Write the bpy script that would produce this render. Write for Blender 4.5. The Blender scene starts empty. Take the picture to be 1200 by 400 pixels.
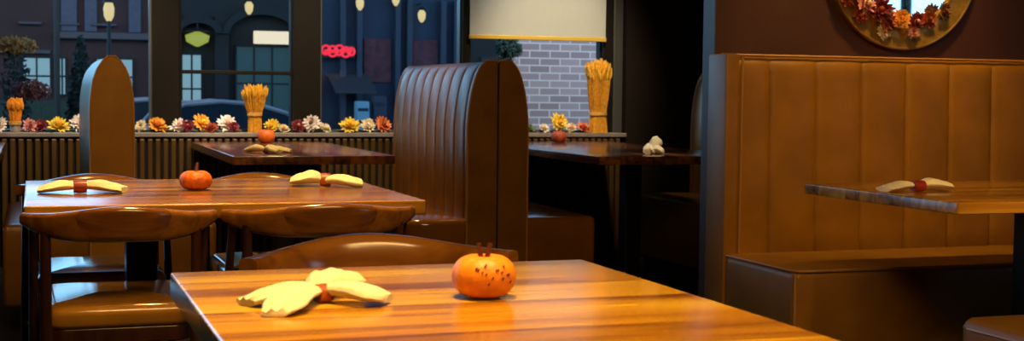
import bpy, bmesh, math, random
from mathutils import Vector, Matrix
random.seed(7)
PI = math.pi
SC = bpy.context.scene
COL = SC.collection

# ------------------------------------------------------------------ materials
def nmat(name):
    m = bpy.data.materials.new(name); m.use_nodes = True
    nt = m.node_tree; b = nt.nodes['Principled BSDF']
    return m, nt, b
def plain(name, col, rough=.5, metal=0., spec=.5, noise=.0, nscale=20., bump=0., bscale=60., coat=0., emit=None, estr=0.):
    m, nt, b = nmat(name)
    b.inputs['Base Color'].default_value = (*col, 1)
    b.inputs['Roughness'].default_value = rough
    b.inputs['Metallic'].default_value = metal
    b.inputs['Specular IOR Level'].default_value = spec
    b.inputs['Coat Weight'].default_value = coat
    b.inputs['Coat Roughness'].default_value = .12
    tc = nt.nodes.new('ShaderNodeTexCoord')
    if noise > 0:
        n = nt.nodes.new('ShaderNodeTexNoise'); n.inputs['Scale'].default_value = nscale; n.inputs['Detail'].default_value = 4
        nt.links.new(tc.outputs['Object'], n.inputs['Vector'])
        r = nt.nodes.new('ShaderNodeValToRGB')
        r.color_ramp.elements[0].position = .3; r.color_ramp.elements[1].position = .7
        r.color_ramp.elements[0].color = (*[c*(1-noise) for c in col], 1)
        r.color_ramp.elements[1].color = (*[min(1, c*(1+noise)) for c in col], 1)
        nt.links.new(n.outputs['Fac'], r.inputs['Fac']); nt.links.new(r.outputs['Color'], b.inputs['Base Color'])
    if bump > 0:
        n = nt.nodes.new('ShaderNodeTexNoise'); n.inputs['Scale'].default_value = bscale; n.inputs['Detail'].default_value = 3
        nt.links.new(tc.outputs['Object'], n.inputs['Vector'])
        bp = nt.nodes.new('ShaderNodeBump'); bp.inputs['Strength'].default_value = bump; bp.inputs['Distance'].default_value = .01
        nt.links.new(n.outputs['Fac'], bp.inputs['Height']); nt.links.new(bp.outputs['Normal'], b.inputs['Normal'])
    if emit:
        b.inputs['Emission Color'].default_value = (*emit, 1); b.inputs['Emission Strength'].default_value = estr
    return m
def wood(name, cols, plank=.09, rough=.22, coat=.4, along='X', gs=1.):
    """plank-glued timber: streaks run along the given local axis"""
    m, nt, b = nmat(name); N = nt.nodes; L = nt.links
    tc = N.new('ShaderNodeTexCoord'); sp = N.new('ShaderNodeSeparateXYZ'); L.new(tc.outputs['Object'], sp.inputs[0])
    a, c = ('X', 'Y') if along == 'X' else ('Y', 'X')
    if along == 'Z': a, c = 'Z', 'X'
    dv = N.new('ShaderNodeMath'); dv.operation = 'DIVIDE'; dv.inputs[1].default_value = plank; L.new(sp.outputs[c], dv.inputs[0])
    fl = N.new('ShaderNodeMath'); fl.operation = 'FLOOR'; L.new(dv.outputs[0], fl.inputs[0])
    wn = N.new('ShaderNodeTexWhiteNoise'); wn.noise_dimensions = '1D'; L.new(fl.outputs[0], wn.inputs['W'])
    # shift the grain per plank
    mp = N.new('ShaderNodeMapping'); L.new(tc.outputs['Object'], mp.inputs['Vector'])
    s = (1.6*gs, 26*gs, 26*gs) if along == 'X' else ((26*gs, 1.6*gs, 26*gs) if along == 'Y' else (26*gs, 26*gs, 1.6*gs))
    mp.inputs['Scale'].default_value = s
    ad = N.new('ShaderNodeVectorMath'); ad.operation = 'ADD'; L.new(mp.outputs[0], ad.inputs[0])
    cb = N.new('ShaderNodeCombineXYZ'); mu = N.new('ShaderNodeMath'); mu.operation = 'MULTIPLY'; mu.inputs[1].default_value = 17.; L.new(wn.outputs['Value'], mu.inputs[0])
    L.new(mu.outputs[0], cb.inputs[0]); L.new(cb.outputs[0], ad.inputs[1])
    nz = N.new('ShaderNodeTexNoise'); nz.inputs['Scale'].default_value = 1.; nz.inputs['Detail'].default_value = 5; nz.inputs['Distortion'].default_value = .6
    L.new(ad.outputs[0], nz.inputs['Vector'])
    mx = N.new('ShaderNodeMath'); mx.operation = 'MULTIPLY_ADD'; mx.inputs[1].default_value = .45; L.new(wn.outputs['Value'], mx.inputs[0])
    m2 = N.new('ShaderNodeMath'); m2.operation = 'MULTIPLY_ADD'; m2.inputs[1].default_value = 1.5; m2.inputs[2].default_value = -.45; L.new(nz.outputs['Fac'], m2.inputs[0])
    L.new(m2.outputs[0], mx.inputs[2])
    r = N.new('ShaderNodeValToRGB'); e = r.color_ramp.elements
    e[0].position = .12; e[0].color = (*cols[0], 1); e[1].position = .85; e[1].color = (*cols[2], 1)
    k = e.new(.45); k.color = (*cols[1], 1)
    L.new(mx.outputs[0], r.inputs['Fac']); L.new(r.outputs['Color'], b.inputs['Base Color'])
    b.inputs['Roughness'].default_value = rough; b.inputs['Coat Weight'].default_value = coat; b.inputs['Coat Roughness'].default_value = .16
    bp = N.new('ShaderNodeBump'); bp.inputs['Strength'].default_value = .06; bp.inputs['Distance'].default_value = .003
    L.new(nz.outputs['Fac'], bp.inputs['Height']); L.new(bp.outputs['Normal'], b.inputs['Normal']); L.new(bp.outputs['Normal'], b.inputs['Coat Normal'])
    return m
def emis(name, col, s):
    return plain(name, tuple(c*.05 for c in col), .5, emit=col, estr=s)

M = {}
M['wood_near'] = wood('honey_acacia', [(.18, .055, .005), (.52, .235, .012), (.80, .48, .032)], .075, gs=.65)
M['wood_mid'] = wood('walnut_top', [(.10, .030, .004), (.36, .145, .013), (.62, .31, .03)], .08)
M['wood_dark'] = wood('dark_walnut_top', [(.045, .013, .005), (.14, .045, .012), (.30, .10, .025)], .08, along='Y')
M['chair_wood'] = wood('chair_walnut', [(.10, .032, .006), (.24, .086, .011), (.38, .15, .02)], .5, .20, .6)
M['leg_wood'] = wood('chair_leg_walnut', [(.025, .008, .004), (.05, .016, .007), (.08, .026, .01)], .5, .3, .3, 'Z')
M['leather'] = plain('tan_leather', (.27, .118, .009), .42, noise=.16, nscale=7, bump=.12, bscale=180, spec=.35)
M['leather_dark'] = plain('brown_leather', (.185, .079, .008), .28, noise=.18, nscale=7, bump=.12, bscale=180, spec=.6)
M['seat_leather'] = plain('seat_leather', (.44, .20, .020), .12, noise=.12, nscale=9, bump=.012, bscale=180, spec=.7)
M['seat_brown'] = plain('brown_seat_leather', (.20, .076, .007), .15, noise=.15, nscale=7, bump=.012, bscale=180, spec=.8)
M['piping'] = plain('leather_piping', (.40, .19, .05), .4)
M['black_metal'] = plain('black_metal', (.012, .012, .012), .4, .6)
M['plinth'] = plain('dark_plinth', (.012, .009, .007), .6)
M['slat'] = plain('slat_timber', (.060, .029, .003), .45, noise=.3, nscale=5)
M['slat_gap'] = plain('slat_backing', (.014, .009, .006), .7)
M['sill'] = plain('sill_stone', (.22, .19, .165), .4, noise=.2, nscale=12)
M['frame'] = plain('window_frame_paint', (.0055, .004, .0018), .6, spec=.2)
M['frame_edge'] = plain('window_bead_metal', (.10, .10, .095), .35, .5)
M['wall_dark'] = plain('dark_wall_paint', (.010, .006, .003), .7, spec=.2, noise=.2, nscale=3, bump=.05)
M['wall_brown'] = plain('brown_wall_paint', (.060, .020, .005), .5, noise=.25, nscale=3, bump=.06)
M['ceiling'] = plain('ceiling_paint', (.04, .028, .018), .8, noise=.1)
M['floor'] = wood('dark_floor_boards', [(.012, .008, .006), (.022, .014, .009), (.035, .022, .014)], .15, .4, .1, 'Y')
M['cloth'] = plain('cream_cloth', (.80, .72, .50), .85, noise=.06, nscale=40, bump=.25, bscale=90)
M['ring_red'] = plain('burgundy_napkin_ring', (.26, .022, .015), .4, noise=.2)
M['ring_copper'] = plain('copper_napkin_ring', (.34, .075, .02), .4, noise=.2)
M['gold'] = plain('gold_frame', (.42, .24, .05), .34, .55, noise=.25, nscale=25, bump=.1)
M['gold_rim'] = plain('gold_rim', (.50, .33, .11), .28, .7)
M['mirror'] = plain('mirror_glass', (.92, .93, .93), .02, 1.)
M['wheat'] = plain('golden_wheat', (.70, .33, .022), .6, noise=.3, nscale=60)
M['wheat_head'] = plain('wheat_ear', (.80, .40, .025), .6, noise=.3, nscale=80)
M['twine'] = plain('twine', (.62, .36, .08), .8, noise=.2)
M['orange_bloom'] = plain('orange_bloom', (.80, .27, .012), .6, noise=.35, nscale=70)
M['leaf'] = plain('artificial_leaf', (.10, .13, .03), .5, noise=.3)
M['blind'] = plain('blind_fabric', (.84, .80, .62), .8, noise=.03, bump=.05, bscale=300)
nt = M['blind'].node_tree; tl = nt.nodes.new('ShaderNodeBsdfTranslucent'); tl.inputs[0].default_value = (.85, .84, .74, 1); ms = nt.nodes.new('ShaderNodeMixShader'); ms.inputs[0].default_value = .6
nt.links.new(nt.nodes['Principled BSDF'].outputs[0], ms.inputs[1]); nt.links.new(tl.outputs[0], ms.inputs[2]); nt.links.new(ms.outputs[0], nt.nodes['Material Output'].inputs[0])
M['blind_hem'] = plain('blind_hem_bar', (.62, .42, .06), .45)
# window glass: mostly clear, a weak mirror coat
m, nt, b = nmat('window_glass'); N = nt.nodes
tr = N.new('ShaderNodeBsdfTransparent'); tr.inputs[0].default_value = (.93, .96, .98, 1)
gl = N.new('ShaderNodeBsdfGlossy'); gl.inputs['Roughness'].default_value = .03
mxs = N.new('ShaderNodeMixShader'); fr = N.new('ShaderNodeFresnel'); fr.inputs[0].default_value = 1.35
ge = N.new('ShaderNodeNewGeometry'); sb = N.new('ShaderNodeMath'); sb.operation = 'SUBTRACT'; sb.inputs[0].default_value = 1.; nt.links.new(ge.outputs['Backfacing'], sb.inputs[1])
mf = N.new('ShaderNodeMath'); mf.operation = 'MULTIPLY'; nt.links.new(fr.outputs[0], mf.inputs[0]); nt.links.new(sb.outputs[0], mf.inputs[1]); nt.links.new(mf.outputs[0], mxs.inputs[0]); nt.links.new(tr.outputs[0], mxs.inputs[1]); nt.links.new(gl.outputs[0], mxs.inputs[2])
nt.links.new(mxs.outputs[0], N['Material Output'].inputs[0]); M['glass'] = m
# brick wall
m, nt, b = nmat('grey_brick'); N = nt.nodes
tc = N.new('ShaderNodeTexCoord'); mp = N.new('ShaderNodeMapping'); mp.inputs['Rotation'].default_value = (PI/2, 0, 0)
bk = N.new('ShaderNodeTexBrick'); bk.inputs['Scale'].default_value = 1.; bk.inputs['Brick Width'].default_value = .22; bk.inputs['Row Height'].default_value = .075
bk.inputs['Mortar Size'].default_value = .007; bk.inputs['Color1'].default_value = (.22, .17, .17, 1); bk.inputs['Color2'].default_value = (.31, .25, .25, 1); bk.inputs['Mortar'].default_value = (.50, .46, .47, 1)
nt.links.new(tc.outputs['Object'], mp.inputs[0]); nt.links.new(mp.outputs[0], bk.inputs['Vector'])
nt.links.new(bk.outputs['Color'], b.inputs['Base Color']); b.inputs['Roughness'].default_value = .85; M['brick'] = m
# exterior
M['plum'] = plain('plum_render', (.045, .016, .014), .8, noise=.2, nscale=2)
M['shutter'] = plain('blue_grey_shutter', (.06, .06, .09), .6, noise=.15)
M['cornice'] = plain('cornice_stone', (.075, .06, .065), .7)
M['arcade'] = plain('dark_arcade_stone', (.010, .010, .010), .8, noise=.2)
M['navy'] = plain('navy_render', (.010, .022, .045), .7, noise=.2, nscale=2)
M['navy_col'] = plain('navy_column_stone', (.028, .036, .055), .7)
M['redbrick'] = plain('red_brick_panel', (.10, .022, .028), .8, noise=.4, nscale=9)
M['brown_render'] = plain('brown_render', (.022, .012, .008), .8, noise=.2)
M['asphalt'] = plain('asphalt', (.04, .042, .048), .7, noise=.2)
M['pavement'] = plain('pavement', (.10, .10, .11), .8, noise=.15)
M['lit_blue'] = emis('lit_shop_pane', (.30, .55, .66), .62)
M['lit_teal'] = emis('dim_teal_pane', (.02, .08, .10), .5)
M['lit_sign'] = emis('lit_cream_sign', (1., .84, .58), .95)
M['lit_red'] = emis('red_neon', (1., .03, .06), 1.1)
M['lamp_glow'] = emis('lantern_glow', (1., .76, .34), .8)
M['green_glow'] = emis('green_lantern_glow', (.45, .50, .08), .75)
M['bush'] = plain('dark_foliage', (.012, .016, .007), .7, noise=.4)
M['bush_green'] = plain('green_foliage', (.012, .034, .018), .7, noise=.4)
M['mum_orange'] = plain('orange_mums', (.50, .17, .02), .7, noise=.4, nscale=8)
M['mum_red'] = plain('red_blooms', (.32, .05, .02), .7, noise=.4, nscale=8)
M['car_dark'] = plain('dark_car_paint', (.006, .007, .009), .3, .0, spec=.2)
M['car_silver'] = plain('silver_car_paint', (.22, .25, .28), .2, .5, coat=.6)
M['car_glass'] = plain('car_glass', (.008, .016, .02), .1, spec=.25)
M['car_trim'] = plain('car_trim', (.30, .32, .34), .45, .3)
M['tyre'] = plain('tyre_rubber', (.012, .012, .012), .8)
M['box_blue'] = plain('pale_blue_box_paint', (.22, .40, .46), .5)
M['awning'] = plain('grey_awning', (.035, .038, .04), .8)
# ------------------------------------------------------------------ mesh helpers
def link(name, bm, mat, parent=None, smooth=False, loc=None):
    me = bpy.data.meshes.new(name)
    bmesh.ops.recalc_face_normals(bm, faces=bm.faces[:]); bm.to_mesh(me); bm.free()
    for ma in (mat if isinstance(mat, (list, tuple)) else [mat]): me.materials.append(ma)
    if smooth:
        for p in me.polygons: p.use_smooth = True
        try: me.set_sharp_from_angle(angle=math.radians(smooth if smooth is not True else 40))
        except Exception: pass
    o = bpy.data.objects.new(name, me); COL.objects.link(o)
    if parent: o.parent = parent
    if loc: o.location = loc
    return o
def thing(name, label, cat, loc=(0, 0, 0), rotz=0., group=None):
    o = bpy.data.objects.new(name, None); o.empty_display_size = .1; COL.objects.link(o)
    o.location = loc; o.rotation_euler = (0, 0, rotz)
    o['label'] = label; o['category'] = cat
    if group: o['group'] = group
    return o
def tag(o, label, cat, group=None):
    o['label'] = label; o['category'] = cat
    if group: o['group'] = group
    return o
def dup(root, loc, rotz, label, group=None):
    r = root.copy(); COL.objects.link(r); r.location = loc; r.rotation_euler = (0, 0, rotz); r['label'] = label
    if group: r['group'] = group
    for ch in list(root.children):
        c = ch.copy(); COL.objects.link(c); c.parent = r
        for g in ch.children:
            d = g.copy(); COL.objects.link(d); d.parent = c
    return r
def struct(o):
    o['kind'] = 'structure'; return o
def stuff(o):
    o['kind'] = 'stuff'; return o
def box(bm, x0, x1, y0, y1, z0, z1, bev=0.):
    v = [bm.verts.new(p) for p in ((x0, y0, z0), (x1, y0, z0), (x1, y1, z0), (x0, y1, z0), (x0, y0, z1), (x1, y0, z1), (x1, y1, z1), (x0, y1, z1))]
    fs = [bm.faces.new([v[i] for i in q]) for q in ((3, 2, 1, 0), (4, 5, 6, 7), (0, 1, 5, 4), (1, 2, 6, 5), (2, 3, 7, 6), (3, 0, 4, 7))]
    if bev:
        es = list({e for f in fs for e in f.edges})
        bmesh.ops.bevel(bm, geom=es, offset=bev, segments=2, affect='EDGES', profile=.5)
def B(*a, **k):
    bm = bmesh.new(); box(bm, *a, **k); return bm
def rings(bm, rs, cap=True, close=True):
    """skin a list of vertex loops"""
    vs = [[bm.verts.new(p) for p in r] for r in rs]
    n = len(vs[0])
    for a, b in zip(vs, vs[1:]):
        for i in range(n if close else n-1):
            j = (i+1) % n
            try: bm.faces.new((a[i], a[j], b[j], b[i]))
            except ValueError: pass
    if cap:
        bm.faces.new(vs[0][::-1]); bm.faces.new(vs[-1])
    return vs
def tube(bm, pts, r, n=8, cap=True):
    pts = [Vector(p) for p in pts]; rs = []
    rad = r if isinstance(r, (list, tuple)) else [r]*len(pts)
    up = None
    for i, p in enumerate(pts):
        t = (pts[min(i+1, len(pts)-1)] - pts[max(i-1, 0)]).normalized()
        if up is None:
            up = Vector((0, 0, 1)) if abs(t.z) < .9 else Vector((1, 0, 0))
        s = t.cross(up).normalized(); u = s.cross(t).normalized(); up = u
        rs.append([p + (s*math.cos(2*PI*k/n) + u*math.sin(2*PI*k/n))*rad[i] for k in range(n)])
    rings(bm, rs, cap)
def lathe(bm, prof, n=24, c=(0, 0, 0), f=None):
    rs = []
    for r, z in prof:
        ring = []
        for k in range(n):
            a = 2*PI*k/n; q = f(a, z) if f else 1
            ring.append((c[0]+r*q*math.cos(a), c[1]+r*q*math.sin(a), c[2]+z))
        rs.append(ring)
    rings(bm, rs)
def rbox(bm, x0, x1, y0, y1, z0, z1, rp=.03, re=.015, seg=6, crown=0., radii=None):
    """slab with rounded plan corners (rp, or four radii) and a rounded top edge re"""
    R = radii or [rp]*4
    def loop(ins, z):
        pts = []
        for (cx, cy, a0), r in zip((((x0), (y0), PI), ((x1), (y0), 1.5*PI), ((x1), (y1), 0), ((x0), (y1), .5*PI)), R):
            rr = max(r - ins, .002)
            ox = cx + (r if cx == x0 else -r); oy = cy + (r if cy == y0 else -r)
            if r - ins < .002:
                ox = cx + (ins+.002 if cx == x0 else -ins-.002); oy = cy + (ins+.002 if cy == y0 else -ins-.002)
            for k in range(seg+1):
                a = a0 + .5*PI*k/seg
                pts.append((ox+rr*math.cos(a), oy+rr*math.sin(a), z))
        return pts
    ls = [loop(re*.5, z0), loop(0, z0+re*.5), loop(0, z1-re)]
    for k in range(1, 5):
        a = .5*PI*k/4; ls.append(loop(re*(1-math.cos(a)), z1-re+re*math.sin(a)))
    if crown:
        for k in (1, 2, 3):
            w = min(x1-x0, y1-y0)*.5-.01
            ls.append(loop(re + (w-re)*k/4, z1+crown*math.sin(.5*PI*k/4)))
    rings(bm, ls)

# ------------------------------------------------------------------ the setting
Yw = 7.96          # room face of the window wall (below the sill)
struct(link('floor', B(-4, 7, -4, 8.2, -.1, 0), M['floor']))
struct(link('ceiling', B(-4, 7, -4, 8.2, 3.0, 3.1), M['ceiling']))
struct(link('wall_left', B(-4.1, -4, -4, 8.2, 0, 3), M['wall_dark']))
struct(link('wall_rear', B(-4, 7, -4.1, -4, 0, 3), M['wall_brown']))
# right wall, with an opening for the window that the round mirror looks at
bm = bmesh.new()
for q in ((-4, -1.45), (-.05, 8.2)): box(bm, 7.0, 7.1, q[0], q[1], 0, 3)
box(bm, 7.0, 7.1, -1.45, -.05, 0, 1.35); box(bm, 7.0, 7.1, -1.45, -.05, 2.5, 3)
struct(link('wall_right', bm, M['wall_brown']))
bm = bmesh.new()
for y in (-1.41, -.77, -.09): box(bm, 7.02, 7.08, y-.04, y+.04, 1.35, 2.5)
for z in (1.38, 2.47): box(bm, 7.02, 7.08, -1.45, -.05, z-.03, z+.03)
w5 = struct(link('window_5', bm, M['frame']))
link('glass', B(7.045, 7.051, -1.45, -.05, 1.35, 2.5), M['glass'], w5)
# partition behind the banquette
struct(link('wall_partition', B(2.42, 7, 4.6, 4.70, 0, 3, bev=.004), M['wall_brown']))
# window wall: backing below the sill, slats, side pieces
bm = bmesh.new()
box(bm, -4, 3.57, Yw+.02, 8.2, 0, .775); box(bm, 3.57, 7, Yw+.02, 8.2, 0, 3); box(bm, -4, 3.57, Yw+.06, 8.2, 2.85, 3)
struct(link('wall_front', bm, M['wall_dark']))
bm = bmesh.new(); x = -3.9
while x < 3.5:
    box(bm, x, x+.029, Yw-.012, Yw+.02, .06, .765, bev=.006); x += .043
struct(link('trim_1', bm, M['slat']))
struct(link('trim_2', B(-4, 3.57, Yw-.005, 8.2, .775, .80, bev=.004), M['sill']))
struct(link('baseboard_front', B(-4, 3.57, Yw-.02, Yw+.02, 0, .06), M['plinth']))
# window frames: posts between the panes
def post(n, x0, x1, edge=True):
    o = struct(link('trim_%d' % n, B(x0, x1, 8.05, 8.17, .8, 2.85, bev=.006), M['frame']))
    return o
post(3, .648, .804); post(4, 1.458, 1.621); post(5, 2.503, 2.552); post(6, 3.44, 3.505)
def window(n, x0, x1, bars=(), bead=True):
    bm = bmesh.new()
    box(bm, x0, x1, 8.08, 8.14, .8, .815); box(bm, x0, x1, 8.08, 8.14, 2.8, 2.85)
    box(bm, x0, x0+.012, 8.08, 8.14, .8, 2.85); box(bm, x1-.012, x1, 8.08, 8.14, .8, 2.85)
    for z in bars: box(bm, x0, x1, 8.085, 8.135, z-.011, z+.011, bev=.003)
    w = struct(link('window_%d' % n, bm, M['frame_edge'] if bead else M['frame']))
    link('glass', B(x0+.01, x1-.01, 8.107, 8.113, .81, 2.81), M['glass'], w)
    return w
window(1, -3.9, .648); window(2, .804, 1.458, bars=(1.149,), bead=False); window(3, 1.621, 2.503); window(4, 2.552, 3.44, bead=False)
struct(link('trim_7', B(3.505, 3.57, 8.03, 8.17, .8, 2.85, bev=.006), M['frame_edge']))
# roller blind
t = thing('roller_blind', 'cream roller blind half lowered over the window facing the brick wall', 'blind', (2.99, 8.02, 1.4))
bm = bmesh.new(); rs = []
for k in range(25):
    x = -.452 + .904*k/24; dy = .0015*math.sin(k*.9)
    rs.append([(x, -.001+dy, 0), (x, .001+dy, 0), (x, .001+dy, 1.38), (x, -.001+dy, 1.38)])
rings(bm, rs); link('blind_fabric', bm, M['blind'], t)
link('hem_bar', B(-.455, .455, -.008, .008, -.022, .004, bev=.004), M['blind_hem'], t)
bm = bmesh.new(); tube(bm, [(-.46, 0, 1.405), (.46, 0, 1.405)], .028, 14); link('roller_tube', bm, M['frame_edge'], t, True)

# ------------------------------------------------------------------ tables
def table(label, x0, x1, y0, y1, mat, ped, th=.04, group='wooden dining tables', apron=False):
    cx, cy = (x0+x1)/2, (y0+y1)/2
    t = thing('dining_table', label, 'table', (cx, cy, 0), 0, group)
    a, b = (x1-x0)/2, (y1-y0)/2
    bm = bmesh.new(); rbox(bm, -a, a, -b, b, .75-th, .75, .008, .004, 3); link('tabletop', bm, mat, t, 30)
    px, py = ped
    bm = bmesh.new(); box(bm, px-.045, px+.045, py-.045, py+.045, .03, .75-th-.012, bev=.006); link('pedestal', bm, M['black_metal'], t)
    bm = bmesh.new(); box(bm, px-.22, px+.22, py-.04, py+.04, .75-th-.014, .75-th); box(bm, px-.04, px+.04, py-.22, py+.22, .75-th-.012, .75-th); link('top_bracket', bm, M['black_metal'], t)
    bm = bmesh.new(); rbox(bm, px-.26, px+.26, py-.26, py+.26, 0, .03, .06, .012); link('base_plate', bm, M['black_metal'], t, 30)
    return t
table('honey coloured wooden table nearest the viewer with orange pumpkin and loosely tied napkin', .211, .942, 1.12, 2.285, M['wood_near'], (0, 0))
table('brown wooden table ringed by chairs with two napkins and a pumpkin', -.022, 1.03, 3.64, 4.65, M['wood_mid'], (-.2, .05))
table('brown wooden table against the slatted window wall between two booth backs', .855, 1.60, 6.19, 7.93, M['wood_dark'], (0, 0))
table('dark table under the brick wall window with white folded napkin', 2.545, 3.40, 5.98, 7.93, M['wood_dark'], (-.05, -.5))
table('wooden table in front of the long tan banquette with rolled napkin', 2.50, 3.80, 3.25, 4.085, M['wood_mid'], (-.03, 0), .034)
table('dark table end at the left edge of the photo beside window', -1.0, -.135, 6.35, 7.93, M['wood_dark'], (-.1, 0))

# ------------------------------------------------------------------ chairs
def rail_bm(hw):
    bm = bmesh.new(); rs = []
    for k in range(33):
        u = -1+2*k/32; q = 1-u*u
        x = hw*u; y = .15*abs(u)**2.2
        ztop = .737 + .025*(.5+.5*math.cos(PI*u)); h = .032 + .060*q**.9; d = .020 + .006*q
        zc = ztop-h/2; lean = -.012*q
        # the plan tangent, so that the thickness follows the curve
        dx, dy = hw, .15*2.2*abs(u)**1.2*(1 if u > 0 else -1)
        l = math.hypot(dx, dy); nx, ny = -dy/l, dx/l
        ring = []
        for j in range(16):
            a = 2*PI*j/16; cc, ss = math.cos(a), math.sin(a)
            ex = (abs(cc)**.6)*(1 if cc > 0 else -1)*d; ez = (abs(ss)**.6)*(1 if ss > 0 else -1)*h/2
            ring.append((x+nx*ex, y+ny*ex+lean*(ez/(h/2)), zc+ez))
        rs.append(ring)
    rings(bm, rs); return bm
def make_chair(label, hw):
    t = thing('dining_chair', label, 'chair')
    bm = bmesh.new(); rbox(bm, -.19, .19, .13, .58, .435, .50, .05, .03, 6, crown=.014); link('seat', bm, M['seat_leather'], t, 60)
    bm = bmesh.new(); rbox(bm, -.178, .178, .145, .565, .395, .437, .04, .006); link('seat_frame', bm, M['leg_wood'], t, 30)
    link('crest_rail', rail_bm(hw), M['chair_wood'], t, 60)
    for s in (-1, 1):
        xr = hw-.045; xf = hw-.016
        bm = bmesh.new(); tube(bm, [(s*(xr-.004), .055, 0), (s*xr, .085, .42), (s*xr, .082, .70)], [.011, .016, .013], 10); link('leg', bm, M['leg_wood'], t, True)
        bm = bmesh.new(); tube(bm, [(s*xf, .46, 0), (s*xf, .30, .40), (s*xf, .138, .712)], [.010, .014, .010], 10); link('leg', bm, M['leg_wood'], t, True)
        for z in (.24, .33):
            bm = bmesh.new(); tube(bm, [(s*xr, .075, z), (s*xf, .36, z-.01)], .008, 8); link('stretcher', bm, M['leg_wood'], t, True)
    return t
G = 'walnut chairs around the brown table'
for lb, hw, loc, rz in (
    ('walnut chair with curved crest rail at near left side of brown table', .228, (.212, 3.475, 0), 0),
    ('walnut chair at near right side of brown table, beside the mid booth', .248, (.728, 3.475, 0), 0),
    ('chair tucked behind brown table below the pointed booth end', .235, (.195, 4.80, 0), PI),
    ('chair tucked behind brown table below the window table', .235, (.745, 4.80, 0), PI),
    ('walnut chair with glossy bowed rail right behind the nearest honey table', .262, (.640, 2.70, 0), PI)):
    ch = make_chair(lb, hw); ch.location = loc; ch.rotation_euler.z = rz; ch['group'] = G

# ------------------------------------------------------------------ booth benches
def prof_curved(tb, tt, zk, top):
    def f(z):
        if z <= zk: return tb
        return tt + (tb-tt)*math.sqrt(max(0, 1-((z-zk)/(top-zk+.002))**2))
    return f
def bench_parts(t, L, tf, top, sd, pitch, off, mat, s=-1, radii=None, seat_top=.47, seat_in=(0., 0.), seat_mat=None):
    """channelled back, seat box, plinth and piping of one bench; it faces local s*y"""
    zs = [.10+(.80-.10)*k/6 for k in range(7)] + [.80+(top-.80)*(1-(1-k/14)**1.6) for k in range(1, 15)]
    xs = []; n = max(2, round((L-2*off)/pitch)); w = (L-2*off)/n
    xs.append((0, 0)); 
    if off > 0: xs.append((off*.5, .004))
    for i in range(n):
        for k, d in ((0, -.010), (.035, -.0015), (.12, .004), (.3, .008), (.5, .009), (.7, .008), (.88, .004), (.965, -.0015)):
            xs.append((off+(i+k)*w, d))
    xs.append((off+n*w, -.010))
    if off > 0: xs.append((L-off*.5, .004))
    xs.append((L, 0))
    bm = bmesh.new(); rs = []
    for x, d in xs:
        ring = []
        for i, z in enumerate(zs):
            f = 1. if z < top-.06 else max(0., (top-z)/.06)
            ring.append((x, s*(tf(z)+d*f), z))
        ring.append((x, s*.002, top)); ring.append((x, s*.002, .10))
        rs.append(ring)
    rings(bm, rs); link('backrest', bm, mat, t, 35)
    tb = tf(.47); a0, a1 = seat_in
    y0, y1 = sorted((s*(tb+sd), s*(tb-.012)))
    bm = bmesh.new(); rbox(bm, a0, L-a1, y0, y1, .11, seat_top-.006, .02, .028, 8, crown=.012, radii=radii); link('seat', bm, seat_mat or mat, t, 50)
    y0, y1 = sorted((s*(tb+sd-.07), s*.01))
    bm = bmesh.new(); box(bm, .03, L-.03, y0, y1, 0, .11); link('plinth', bm, M['plinth'], t)
def end_panel(t, x0, x1, prof, mat, name='end_panel'):
    """prof: closed loop of (y, z)"""
    bm = bmesh.new()
    c = Vector((sum(p[0] for p in prof)/len(prof), sum(p[1] for p in prof)/len(prof)))
    def lp(x, ins):
        out = []
        for y, z in prof:
            v = Vector((y, z))-c; l = v.length; v = c+v*((l-ins)/l); out.append((x, v.x, v.y))
        return out
    rings(bm, [lp(x0, .008), lp(x0+.006, 0), lp(x1-.006, 0), lp(x1, .008)])
    return link(name, bm, mat, t, 35)
def half_prof(tf, top, s, ext=.006):
    zs = [.02+(.80-.02)*k/4 for k in range(5)] + [.80+(top-.80)*(1-(1-k/14)**1.6) for k in range(1, 15)]
    return [(s*(tf(z)+ext), z+(ext if z == zs[-1] else 0)) for z in zs]
def bench(label, L, loc, rotz, tf, top, sd, pitch, off, mat, near_end, radii=None, group='tan leather booth benches', seam=True, seat_mat=None):
    t = thing('booth_bench', label, 'bench', loc, rotz, group)
    bench_parts(t, L, tf, top, sd, pitch, off, mat, -1, radii, seat_mat=seat_mat)
    pr = half_prof(tf, top, -1); pr = pr + [(-.001, top+.006), (-.001, .02)]
    x0, x1 = (L, L+.025) if near_end == 'hi' else (-.025, 0)
    ep = end_panel(t, x0, x1, pr, mat)
    bm = bmesh.new(); xe = x1 if near_end == 'hi' else x0
    tube(bm, [(xe, y, z) for y, z in pr[:-1]], .004, 6); link('piping', bm, M['piping'], t, True)
    return t
tf_mid = prof_curved(.140, .045, .84, 1.19)
Lm = 1.36
bench('brown channelled booth bench facing left, back to back in the middle of the photo', Lm, (2.030, 7.36, 0), -PI/2, tf_mid, 1.19, .30, .17, .04, M['leather_dark'], 'hi', radii=[.02, .13, .02, .02], seat_mat=M['seat_brown'])
bench('brown booth bench facing right toward the dark table below the brick wall window', Lm, (2.034, 6.0, 0), PI/2, tf_mid, 1.19, .37, .17, .04, M['leather_dark'], 'lo', radii=[.03, .02, .02, .02], seat_mat=M['seat_brown'])
bench('dim booth bench behind the dark table, half hidden by the partition', Lm, (3.86, 7.36, 0), -PI/2, tf_mid, 1.19, .38, .17, .04, M['leather_dark'], 'hi')
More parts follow.
